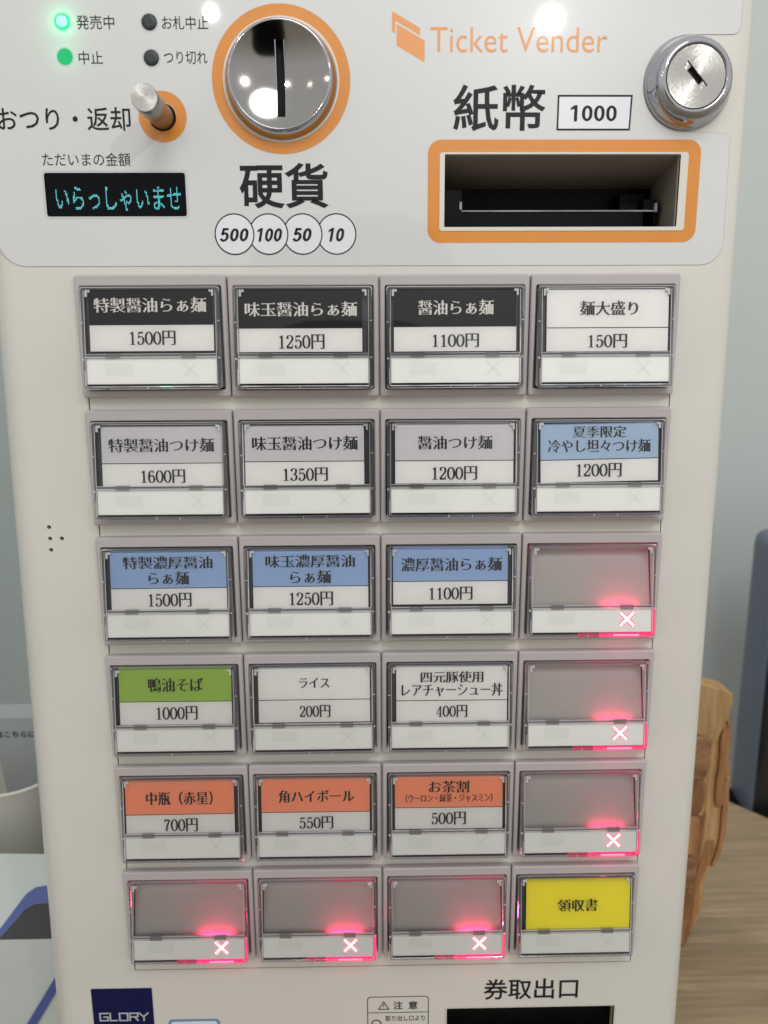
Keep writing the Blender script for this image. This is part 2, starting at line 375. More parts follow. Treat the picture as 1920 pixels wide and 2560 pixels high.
# ------------------------------------------------------------------ counter
ctop = empty('counter', (0, 0, -450)); tag(ctop, 'light brown wood-grain counter top the white ticket machine stands on', 'counter')
mCOUNT = woodmat('grey_brown_laminate', (128, 111, 86), (170, 149, 118), 9, 3, 0.5, 'Y', (0.06, 1, 1), 0.25, 170, .05)
poly = [(-334, -40), (640, -40), (328, 332), (-334, 332)]
n = 4
top = link('counter_top', [(x, y, 0) for x, y in poly] + [(x, y, -30) for x, y in poly], [(0, 1, 2, 3), (7, 6, 5, 4)] + [(i, i + 4, (i + 1) % 4 + 4, (i + 1) % 4) for i in range(4)], mCOUNT, ctop)

# ------------------------------------------------------------------ TICKET MACHINE
mach = empty('ticket_machine', (0, 0, 0))
mach.location = (0, 0.1, -0.45)            # base; children are laid out from the world origin
tag(mach, 'cream ramen ticket vending machine with rows of labelled push buttons', 'ticket machine')
org = Matrix.Translation(-mach.location)
def own(o):                                # keep world coordinates of a direct part
    o.parent = mach; o.matrix_parent_inverse = org; return o

XL = lambda z: -164.6 + (z + 54) * 0.016   # sides lean out slightly
XR = lambda z: 151.4 - (z - 100) * 0.006
ZT, ZB = 165.0, -450.0
rl, rr = 14.0, 10.0
lo = [(XL(ZT) + rl + 2, ZT), (XL(ZB) + rl + 2, ZB), (XR(ZB) - rr - 2, ZB), (XR(ZT) - rr - 2, ZT)]
holes = [[(-124.3, -334.9), (125.6, -334.9), (125.6, -2.0), (-124.3, -2.0)],
         rrect(26.9, 122.9, 18.7, 46.6, .4, 2), rrect(-134.9, -77.9, 22.9, 40.0, 1.2, 3),
         rrect(32.6, 118.7, -384, -360.6, .5, 2)]
hp = [(-146.1, -106.6), (-151.3, -111.9), (-146.1, -111.8), (-140.9, -111.8), (-146.1, -117.0)]
holes += [circ(a, b, .95, 16) for a, b in hp]
lever_c = (-85.8, 60.5); holes.append(circ(*lever_c, 5.4, 32))
V, F = plate_geo(lo, holes, PY, PY + 2.5)
# side shells
for side, xf, r in ((-1, XL, rl), (1, XR, rr)):
    k = len(V); N = 14; zs = (ZT, ZB)
    prof = [(r + 2, 0)] + [(r * (1 - math.sin(a)), r * (1 - math.cos(a))) for a in [math.pi / 2 * i / N for i in range(N + 1)]] + [(0, 200)]
    for dx, dy in prof:
        for z in zs: V.append((xf(z) - side * dx, PY + dy, z))
    for i in range(len(prof) - 1):
        a = k + 2 * i; F.append((a, a + 1, a + 3, a + 2) if side < 0 else (a, a + 2, a + 3, a + 1))
k = len(V)
V += [(XL(ZT), PY + 10, ZT), (XR(ZT), PY + 10, ZT), (XR(ZT), 200, ZT), (XL(ZT), 200, ZT)]; F.append((k, k + 1, k + 2, k + 3))
body = own(link('machine_body', V, F, mPANEL))
for p in body.data.polygons:
    c = p.center
    if len(p.vertices) == 4 and (c.x < (-164.6 + rl + 1) * MM or c.x > (151 - rr - 1.9) * MM) and c.z < .16: p.use_smooth = True
ins = own(plate('button_field', [(-123.8, -334.5), (125.2, -334.5), (125.2, -2.4), (-123.8, -2.4)], [rrect((i - 2.5) * 62.84 - 28.9, (i - 2.5) * 62.84 + 28.9, -j * 55.4 - 47.1, -j * 55.4 - 4.3, .8, 2) for i in range(1, 5) for j in range(6)], PY + .15, PY + 3, mPANEL))
for b_ in [(-152, 140, PY + 4, PY + 6, -352, -1), (-152, 10, PY + 12, PY + 14, 50, 90), (-136, -76, PY + 3.5, PY + 4, 20, 45)]: own(boxes('inner_chassis', [b_], mHOLE))
# overlay film with a notch round the lock
lockc = (123.6, 73.0)
film = [(-400 + 245, 164), (-155, 14), ]
film = [(-155.5, 160)] + [(-155.5 + 10.5 * (1 - math.cos(a)), 14.2 - 10.5 * math.sin(a)) for a in [math.pi / 2 * i / 8 for i in range(9)]]
film += [(134.0 + 9 * math.sin(a), 12.6 - 9 * math.cos(a)) for a in [math.pi / 2 * i / 8 for i in range(9)]]
film += [(142.6 - 3 + 3 * math.cos(a), 51.5 + 3 * math.sin(a)) for a in [math.pi / 2 * i / 5 for i in range(6)]]
film += [(lockc[0] + 17.9 * math.cos(a), lockc[1] + 17.9 * math.sin(a)) for a in [math.radians(-85 - 190 * i / 24) for i in range(25)]]
film += [(140.2 + 3 * math.sin(a), 93.9 - 3 * math.cos(a)) for a in [math.pi / 2 * i / 5 for i in range(6)]] + [(143.2, 160)]
fh = [rrect(26.9, 122.9, 18.7, 46.6, .4, 2), rrect(-134.9, -77.9, 22.9, 40.0, 1.2, 3), circ(*lever_c, 5.4, 32)]
own(plate('control_film', film, fh, PY - .25, PY, [mOVER]))
edge_ring = []
V = []; F = []
for i in range(len(film)):                 # fine cut edge of the film
    (x0, z0), (x1, z1) = film[i], film[(i + 1) % len(film)]
    d = math.hypot(x1 - x0, z1 - z0) or 1; nx, nz = (z1 - z0) / d * .16, -(x1 - x0) / d * .16
    k = len(V); V += [(x0, PY - .12, z0), (x1, PY - .12, z1), (x1 + nx, PY - .1, z1 + nz), (x0 + nx, PY - .1, z0 + nz)]; F.append((k, k + 3, k + 2, k + 1))
own(link('film_border', V, F, mEDGE))
FY = PY - .35                              # print on the film
# ---- orange surrounds
def ring(name, c, r0, r1, y, m, n=72):
    V, F = bridge([(circ(*c, r1, n), y), (circ(*c, r0, n), y)]); return own(link(name, V, F, m))
KC = (-38.2, 74.1)
ring('orange_surround', KC, 22.0, 27.3, FY, mORANGE)
ring('orange_surround', (-85.7, 60.7), 5.4, 9.5, FY, mORANGE)
V, F = bridge([(rrect(20.1, 131.1, 12.6, 52.2, 5.2), FY), (rrect(25.0, 126.0, 17.3, 47.3, 1.3), FY)])
own(link('orange_surround', V, F, mORANGE))
# ---- text on film
def ftext(s, b, bold=0.0, m=mGREYINK, slant=0.0, y=FY): return own(text('lettering', s, *b, y, m, None, bold, False, None, slant))
ftext('発売中', (-116.9, -102.3, 92.1, 97.1), .0); ftext('お札中止', (-83.9, -66.0, 92.1, 96.9), .0)
ftext('中止', (-117.1, -107.8, 79.7, 84.4), .0); ftext('つり切れ', (-83.9, -66.9, 79.8, 84.5), .0)
ftext('おつり・返却', (-151.0, -98.5, 55.5, 64.2), .008); ftext('ただいまの金額', (-134.7, -99.6, 42.3, 47.3), .0)
ftext('硬貨', (-56.3, -20.3, 26.1, 43.5), .019); ftext('紙幣', (30.1, 67.1, 55.3, 72.6), .015)
ftext('Ticket Vender', (20.7, 90.6, 84.2, 93.2), -0.006, mORANGE2)
own(plate('logo_mark', [(7.5, 94.3), (18.5, 88.4), (18.5, 80.7), (7.5, 86.7)], [], FY, None, mORANGE2))
own(plate('logo_mark', [(5.7, 98.8), (16.6, 92.9), (16.6, 90.4), (6.9, 95.6), (6.9, 91.0), (5.7, 91.8)], [], FY, None, mORANGE2))
mPALE = mat('pale_blue_white_print', (216, 220, 226), 0.35, coat=0.6)
own(plate('price_window', [(72.0, 55.9), (101.3, 55.9), (101.6, 68.5), (72.0, 68.5)], [], FY + .05, None, mPALE))
V, F = bridge([([(71.8, 55.6), (101.5, 55.6), (101.9, 68.8), (71.8, 68.8)], FY), ([(72.5, 56.3), (100.9, 56.3), (101.2, 68.1), (72.5, 68.1)], FY)])
own(link('box_outline', V, F, mGREYINK))
own(text('lettering', '1000', 77.2, 95.8, 59.0, 65.0, FY - .02, mGREYINK, None, geo=sans_geo('1000')))
cc = [(-59.1, '500', (-65.2, -54.0)), (-45.2, '100', (-50.3, -40.3)), (-31.2, '50', (-35.4, -28.2)), (-17.3, '10', (-21.2, -14.8))]
for i, (cx, s, bx) in enumerate(cc[::-1]):
    own(plate('coin_disc', circ(cx, 16.1, 7.9, 56), [], FY + .06 - i * .03, None, mPALE))
    V, F = bridge([(circ(cx, 16.1, 8.15, 72), FY + .05 - i * .03), (circ(cx, 16.1, 7.65, 72), FY + .05 - i * .03)])
    own(link('coin_circle', V, F, mGREYINK))
for cx, s, bx in cc: own(text('lettering', s, bx[0] - .2, bx[1], 13.2, 18.5, FY - .12, mGREYINK, None, slant=.2, geo=sans_geo(s, .17)))
# ---- indicator lamps
for (cx, cz), m in (((-122.4, 94.8), mLEDG), ((-122.4, 82.4), mLEDD), ((-88.8, 94.7), mLEDOFF), ((-88.8, 82.0), mLEDOFF)):
    o = own(lathe('indicator_lamp', [(3.0, PY - .25), (2.95, PY - .45), (2.5, PY - .75), (1.4, PY - .95)], cx, cz, m, None, 32))
    V, F = bridge([(circ(cx, cz, 3.5, 40), FY + .03), (circ(cx, cz, 3.0, 40), FY + .03)]); own(link('lamp_surround', V, F, mat('pale_ring', (186, 186, 192), .3)))
    if m is mLEDG:
        own(lathe('lamp_core', [(2.2, PY - .86), (1.5, PY - 1.05)], cx, cz, mLEDG2, None, 24))
l = lamp('indicator_glow', (-0.1224, (PY - 3.5) * MM, 0.0948), 0.0014, 0.0025, (0.08, 1.0, 0.38)); own(l)
l = lamp('indicator_glow', (-0.1224, (PY - 3.0) * MM, 0.0824), 0.0004, 0.002, (0.1, 1.0, 0.4)); own(l)
# ---- display
dsp = own(boxes('display', [(-134.9, -77.9, PY + .35, PY + 2, 22.9, 40.0)], mBLACKG))
V, F = bridge([(rrect(-135.6, -77.2, 22.2, 40.7, 1.6), FY + .05), (rrect(-134.7, -78.1, 23.1, 39.8, 1.0), FY + .05)])
own(link('display_frame', V, F, mat('pale_grey_frame', (190, 190, 194), .35)))
def dots(s, x0, x1, z0, z1, nx, nz, y, m, parent):
    G = glyphs(s, 0.0, False); P, F = place(G, x0, x1, z0, z1); V = []; Q = []
    cw, ch = (x1 - x0) / nx, (z1 - z0) / nz; on = set()
    for f in F:
        t = [P[i] for i in f]
        xs = [p[0] for p in t]; zs = [p[1] for p in t]
        for i in range(max(0, int((min(xs) - x0) / cw) - 1), min(nx, int((max(xs) - x0) / cw) + 2)):
            for j in range(max(0, int((min(zs) - z0) / ch) - 1), min(nz, int((max(zs) - z0) / ch) + 2)):
                for ax, az in ((.5, .5), (.5, .3)):
                    px, pz = x0 + (i + ax) * cw, z0 + (j + az) * ch; ok = True
                    for k in range(len(t)):
                        a, b = t[k], t[(k + 1) % len(t)]
                        if (b[0] - a[0]) * (pz - a[1]) - (b[1] - a[1]) * (px - a[0]) < -1e-9: ok = False; break
                    if ok: on.add((i, j)); break
    for i, j in on:
        k = len(V); a, b = x0 + i * cw, z0 + j * ch; g = .14
        V += [(a + cw * g, y, b + ch * g), (a + cw * (1 - g), y, b + ch * g), (a + cw * (1 - g), y, b + ch * (1 - g)), (a + cw * g, y, b + ch * (1 - g))]; Q.append((k, k + 1, k + 2, k + 3))
    return link('dot_lettering', V, Q, m, parent)
own(dots('いらっしゃいませ', -130.8, -80.3, 25.4, 34.6, 118, 19, PY + .3, mCYAN, None))
# ---- bill slot
bs = own(link('bill_slot_frame', *bridge([(rrect(24.9, 126.1, 17.2, 47.4, 1.3), PY - .2), (rrect(24.9, 126.1, 17.2, 47.4, 1.3), PY - .6), (rrect(26.9, 122.9, 18.7, 46.7, .4), PY - .6), (rrect(26.9, 122.9, 18.7, 46.7, .4), PY + 1)]), mat('white_plastic', (208, 205, 195), .4)))
mCAV = mat('grey_cavity_plastic', (138, 130, 120), .5)
V = []; F = []
x0, x1, z0, z1, zb, D_ = 26.8, 123.0, 18.6, 46.7, 40.4, 46
V = [(x0, PY + .5, z0), (x1, PY + .5, z0), (x1, PY + .5, z1), (x0, PY + .5, z1), (x0, PY + D_, z0), (x1 + 3, PY + D_, z0), (x1 + 3, PY + D_, zb), (x0, PY + D_, zb)]
F = [(4, 5, 1, 0), (5, 6, 2, 1), (6, 7, 3, 2), (7, 4, 0, 3), (4, 7, 6, 5)]
cv = own(link('slot_cavity', V, F, mCAV))
for b_ in [(35.5, 121, PY + 22, PY + 45.5, 17.5, 28.4), (27, 35.5, PY + 14, PY + 45.5, 18.7, 35.5), (35.5, 126, PY + 42, PY + 45.4, 28.4, 40.5), (108, 119, PY + 30, PY + 45, 28.4, 36.4), (116.2, 121.6, PY + 22, PY + 40, 18.7, 33)]:
    own(boxes('bill_guide', [b_], mBLACK))
mLIP = mat('lip_highlight', (150, 152, 160), .25, noise=.4, nscale=90)  # highlight along the black tray lip, painted as a pale colour
for b_ in [(35.8, 121, PY + 21.4, PY + 22, 27.9, 28.5), (34.6, 35.6, PY + 13, PY + 22, 27.6, 30.6), (120.6, 121.6, PY + 20, PY + 22, 27.6, 31.2)]:
    own(boxes('tray_lip', [b_], mLIP))
# ---- coin slot knob: dished chrome disc in a conical collar
DR, RS = 19.3, 46.0
dish_y = lambda x, z: 1.0 + (math.sqrt(RS ** 2 - (x - KC[0]) ** 2 - (z - KC[1]) ** 2) - math.sqrt(RS ** 2 - DR ** 2))
knob = own(lathe('coin_collar', [(22.4, PY - .3), (22.2, PY - 1.2), (20.6, 2.2), (20.2, 1.4), (19.9, 1.05), (19.6, .95), (19.3, 1.02)], *KC, mCHROME, None, 128, cap=False))
own(link('base_ring', *bridge([(circ(*KC, 23.0, 96), PY - .35), (circ(*KC, 22.9, 96), PY - .7), (circ(*KC, 21.8, 96), PY - .7)]), mat('pale_base_ring', (214, 210, 200), .4)))
sx0, sx1, sz0, sz1 = -39.6, -36.5, 59.4, 87.2
pts = circ(*KC, DR, 128); ne = len(pts); edges = [(i, (i + 1) % ne) for i in range(ne)]
sl = []
for i in range(24): sl.append((sx0, sz0 + (sz1 - sz0) * i / 24))
for i in range(3): sl.append((sx0 + (sx1 - sx0) * i / 3, sz1))
for i in range(24): sl.append((sx1, sz1 - (sz1 - sz0) * i / 24))
for i in range(3): sl.append((sx1 - (sx1 - sx0) * i / 3, sz0))
k = len(pts); pts = pts + sl; edges += [(k + i, k + (i + 1) % len(sl)) for i in range(len(sl))]
for i in range(-13, 14):
    for j in range(-13, 14):
        x, z = KC[0] + i * 1.45 + (j % 2) * .7, KC[1] + j * 1.35
        if math.hypot(x - KC[0], z - KC[1]) < DR - .7 and not (sx0 - .6 < x < sx1 + .6 and sz0 - .6 < z < sz1 + .6): pts.append((x, z))
vv, _, ff, *_r = delaunay_2d_cdt([Vector(p) for p in pts], edges, [], 0, 1e-5)
FF = []
for f in ff:
    cx = sum(vv[i].x for i in f) / len(f); cz = sum(vv[i].y for i in f) / len(f)
    if (sx0 < cx < sx1 and sz0 < cz < sz1) or math.hypot(cx - KC[0], cz - KC[1]) > DR: continue
    if area2([(vv[i].x, vv[i].y) for i in f]) < 0: f = f[::-1]
    FF.append(tuple(f))
dish = own(link('coin_dish', [(p.x, dish_y(p.x, p.y), p.y) for p in vv], FF, mCHROMED, None, smooth=True))
own(link('coin_slot', *bridge([(sl[::-1], lambda x, z: dish_y(x, z) - .06), (sl[::-1], 7.3)], cap1=True), mHOLE))
for b_ in [(sx0 - .35, sx0, -.25, .6, sz0 + 11, sz1), (sx1, sx1 + .35, -.25, .6, sz0 + 18, sz1)]:
    own(boxes('slot_lip', [b_], mCHROME, None, yf=lambda x, z: dish_y(x, z)))
# ---- return lever
lv = own(lathe('return_lever', [(4.75, PY + 3), (4.5, -2), (4.5, -6), (4.9, -7.5), (4.95, -18.4), (4.75, -18.9)], *lever_c, mSHAFT, None, 64, cap=False))
own(lathe('lever_tip', [(4.75, -18.9), (0.05, -19.0)], -85.8, 60.5, mSTEEL, None, 64))
# ---- lock
own(lathe('lock_collar', [(17.5, PY - .2), (17.4, PY - 1.6), (16.9, PY - 2.4), (16.7, PY - 2.6), (16.4, 4.0), (15.4, 1.4), (14.2, -.4), (13.2, -1.3), (12.6, -1.5), (12.0, -1.4), (11.75, -1.0)], *lockc, mCHROME, None, 96, cap=False))
ang = math.radians(-47); ca, sa = math.cos(ang), math.sin(ang)
kh = [(lockc[0] - .4 + a * ca - b * sa, lockc[1] + .4 + a * sa + b * ca) for a, b in ((-6, -1.35), (6, -1.35), (6, 1.35), (-6, 1.35))]
own(plate('lock_face', circ(*lockc, 11.4, 72), [kh], -1.1, 0.4, mSTEEL))
own(link('lock_gap', *bridge([(circ(*lockc, 12.0, 72), -.3), (circ(*lockc, 10.9, 72), -.3)]), mHOLE))
kb = lambda a0, a1, y0, m, nm: own(plate(nm, [(lockc[0] - .4 + a * ca - b * sa, lockc[1] + .4 + a * sa + b * ca) for a, b in ((a0, -1.3), (a1, -1.3), (a1, 1.3), (a0, 1.3))], [], y0, 2, m))
kb(-4.2, 4.2, 1.8, mat('keyway_dark', (70, 66, 72), .4, metal=.6), 'keyway'); kb(-5.95, -3.6, -.4, mSTEEL, 'keyway_step'); kb(3.6, 5.95, -.4, mSTEEL, 'keyway_step')
# ---- lower panel
own(plate('maker_plate', [(-146.9, -384), (-116.5, -384), (-116.5, -345.2), (-146.9, -345.2)], [], PY - .4, PY, mNAVY))
def strokes(name, segs, wd, y, m):
    V = []; F = []
    for i, (x0, z0, x1, z1) in enumerate(segs):
        d = math.hypot(x1 - x0, z1 - z0); tx, tz = (x1 - x0) / d * wd / 2, (z1 - z0) / d * wd / 2; nx, nz = -tz, tx
        yy = y - i * .012; k = len(V)
        V += [(x0 - tx + nx, yy, z0 - tz + nz), (x0 - tx - nx, yy, z0 - tz - nz), (x1 + tx - nx, yy, z1 + tz - nz), (x1 + tx + nx, yy, z1 + tz + nz)]
        F.append((k, k + 1, k + 2, k + 3))
    return own(link(name, V, F, m))
gl = []; X = -143.4; H0, H1 = -363.7, -359.4; HM = (H0 + H1) / 2; lw = 4.0; ad = 5.15
gl += [(X + lw, H1, X, H1), (X, H1, X, H0), (X, H0, X + lw, H0), (X + lw, H0, X + lw, HM), (X + lw, HM, X + 2, HM)]; X += ad
gl += [(X, H1, X, H0), (X, H0, X + 3.4, H0)]; X += ad - .4
gl += [(X, H1, X + lw, H1), (X + lw, H1, X + lw, H0), (X + lw, H0, X, H0), (X, H0, X, H1)]; X += ad
gl += [(X, H0, X, H1), (X, H1, X + lw, H1), (X + lw, H1, X + lw, HM), (X + lw, HM, X + .5, HM), (X + 2.4, HM, X + lw, H0)]; X += ad - .3
gl += [(X, H1, X + 2.2, HM), (X + 4.4, H1, X + 2.2, HM), (X + 2.2, HM, X + 2.2, H0)]
strokes('lettering', gl, .8, PY - .55, mSILVER)
own(link('blue_sticker_outline', *bridge([(rrect(-109.4, -83.1, -390, -364.2, 2.4), PY - .1), (rrect(-108.0, -84.5, -390.5, -365.6, 1.6), PY - .1)]), mBLUE))
own(plate('blue_sticker', rrect(-108.0, -84.5, -390.5, -365.6, 1.6), [], PY - .08, PY, mPALE))
own(link('caution_outline', *bridge([(rrect(-8.0, 23.4, -392, -352.9, 1.8), PY - .1), (rrect(-7.6, 23.0, -391.6, -353.3, 1.5), PY - .1)]), mGREYINK))
strokes('caution_rule', [(-7.7, -362.5, 23.1, -362.5)], .35, PY - .12, mGREYINK)
strokes('warning_triangle', [(-2.2, -360.5, 3.0, -360.5), (3.0, -360.5, .4, -356), (.4, -356, -2.2, -360.5), (.4, -357.6, .4, -359.0)], .45, PY - .12, mGREYINK)
ptext = lambda s, b, bold=0.0: own(text('lettering', s, *b, PY - .12, mGREYINK, None, bold))
ptext('注', (5.3, 10.0, -360.7, -355.8), .014); ptext('意', (13.0, 17.7, -360.7, -355.9), .014)
ptext('取り出し口より', (1.2, 21.4, -367.7, -364.4), .01)
own(link('prohibition_circle', *bridge([(circ(-3.4, -369.2, 2.6, 40), PY - .12), (circ(-3.4, -369.2, 2.0, 40), PY - .12)]), mGREYINK))
ptext('券取出口', (51.3, 99.5, -356.0, -343.7), .012)
own(link('ticket_mouth', *bridge([(rrect(31.7, 119.6, -386, -359.8, .8, 2), PY - .05), (rrect(31.8, 119.5, -386, -359.9, .8, 2), PY - .3), (rrect(32.6, 118.7, -385, -360.6, .5, 2), PY - .3), (rrect(32.6, 118.7, -385, -360.6, .5, 2), PY + 2)]), mat('pale_slot_rim', (196, 192, 182), .4)))
own(boxes('ticket_chute', [(30, 121, PY + 12, PY + 14, -390, -355)], mBLACK))

# ------------------------------------------------------------------ BUTTONS (part ticket_button > sub-parts)
T = lambda x, z: -1.3 - (-z - 5) * .121
def rnd(x0, x1, z0, z1, r): return rrect(x0, x1, z0, z1, r, 4)
HB = [(rnd(-30.85, 30.85, -49.75, -.15, 1.3), PY), (rnd(-30.8, 30.8, -49.7, -.2, 1.3), 1.3), (rnd(-30.6, 30.6, -49.5, -.4, 1.2), .45), (rnd(-30.1, 30.1, -49.0, -.9, 1.0), 0.0),
      (rnd(-29.0, 29.0, -47.0, -4.3, 1.0), 0.0), (rnd(-28.6, 28.6, -46.6, -4.7, .8), .5), (rnd(-28.6, 28.6, -46.6, -4.7, .8), 7.0)]
hv, hf = bridge([(p[::-1], y) for p, y in HB[::-1]])
RIM = [(rnd(-28.1, 28.1, -45.9, -5.1, 1.0), lambda x, z: T(x, z) + .4), (rnd(-27.8, 27.8, -45.6, -5.4, .9), lambda x, z: T(x, z)), (rnd(-26.9, 26.9, -44.9, -6.0, .4), lambda x, z: T(x, z)),
       (rnd(-26.7, 26.7, -44.6, -6.2, .3), lambda x, z: T(x, z) + .3), (rnd(-26.7, 26.7, -44.6, -6.2, .3), lambda x, z: 5.0), (rnd(-28.1, 28.1, -45.9, -5.1, 1.0), lambda x, z: 5.0)]
cv_, cf_ = bridge([(p, y) for p, y in RIM], closed=True); cf_ = [f[::-1] for f in cf_]
meshes = {}
def proto(key, V, F, m):
    me = bpy.data.meshes.new(key); me.from_pydata([(a * MM, b * MM, c * MM) for a, b, c in V], [], F); me.materials.append(m); meshes[key] = me
proto('housing', hv, hf, mHOUS); proto('rim', cv_, cf_, mRIM)
v, f = plate_geo(rnd(-26.75, 26.75, -44.7, -6.1, .3), [], .12, None, T); proto('cover', v, f, mCLEAR)
v, f = box_geo(-28.5, 28.5, 6.6, 6.9, -46.5, -4.8); proto('well', v, f, mWELL)
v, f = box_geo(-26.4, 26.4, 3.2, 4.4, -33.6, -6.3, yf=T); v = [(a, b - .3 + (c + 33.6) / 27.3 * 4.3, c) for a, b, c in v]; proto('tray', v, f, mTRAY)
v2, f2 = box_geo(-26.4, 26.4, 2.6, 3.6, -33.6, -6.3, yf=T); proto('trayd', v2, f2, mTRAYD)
v, f = box_geo(-26.35, 26.35, .35, 1.2, -43.75, -33.35, yf=T); proto('strip', v, f, mWHITE)
# bright moulded lines of the clear cap: ridge between the two windows, corner posts, tabs, snap marks
RB = [(-26.6, 26.6, -.55, 1.4, -33.25, -32.65), (-26.6, 26.6, -.35, .6, -31.85, -31.6), (-26.62, -26.4, -.3, 0, -44.4, -6.4), (26.4, 26.62, -.3, 0, -44.4, -6.4)]
V = []; F = []
for b in RB:
    a, c = box_geo(*b, yf=T, off=len(V)); V += a; F += c
proto('ridge', V, F, mBRIGHT)
V = []; F = []
for b in [(-26.6, 26.6, -.1, .25, -32.65, -31.85)]:
    a, c = box_geo(*b, yf=T, off=len(V)); V += a; F += c
proto('ridgeback', V, F, clear('ridge_groove', (.5, .5, .52), .1, extra=.03, diff=.2, dcol=(.6, .6, .62)))
v, f = box_geo(-2.85, 2.85, -.7, .2, -33.3, -31.4, yf=T); proto('tab', v, f, mTAB)
V = []; F = []
for b in [(-25.9, -25.0, -.5, .1, -9.0, -6.3), (-24.9, -23.9, -.5, .1, -7.3, -6.3), (25.0, 25.8, -.5, .1, -8.8, -6.3), (24.0, 25.0, -.5, .1, -7.2, -6.3),
          (-28.0, -27.1, -.12, .1, -19.4, -19.0), (27.1, 28.0, -.12, .1, -18.8, -18.4), (27.2, 28.0, -.12, .1, -33.6, -33.0), (-28.0, -27.1, -.12, .1, -34.2, -33.4),
          (-2.0, -1.6, -.12, .1, -45.7, -44.8), (-27.2, -26.9, -.12, .1, -44.5, -38), (8, 8.3, -.12, .1, -45.7, -44.8)]:
    a, c = box_geo(*b, yf=T, off=len(V)); V += a; F += c
proto('marks', V, F, mBRIGHT)
def cross(r, wd, y):
    V = []; F = []
    for q, s in enumerate((1, -1)):
        k = len(V); d = wd / 2 / math.sqrt(2); yy = y - q * .01
        V += [(a, yy + b * .121, b) for a, b in ((-r - d, s * (-r) + s * d), (-r + d, s * (-r) - s * d), (r + d, s * r - s * d), (r - d, s * r + s * d))]
        F.append((k, k + 1, k + 2, k + 3) if s > 0 else (k + 3, k + 2, k + 1, k))
    return V, F
TS = T(0, -38.0)
proto('x_off', *cross(2.9, .4, TS + .28), mGHOST); proto('x_on', *cross(2.95, 1.25, TS + .20), mX1); proto('x_halo', *cross(3.05, 2.3, TS + .27), mX2)
v, f = plate_geo(rnd(-19, -7.7, -40.2, -35.5, .3), [], .28, None, T); proto('ghost', v, f, mat('faint_grey_print', (232, 233, 230), .4))
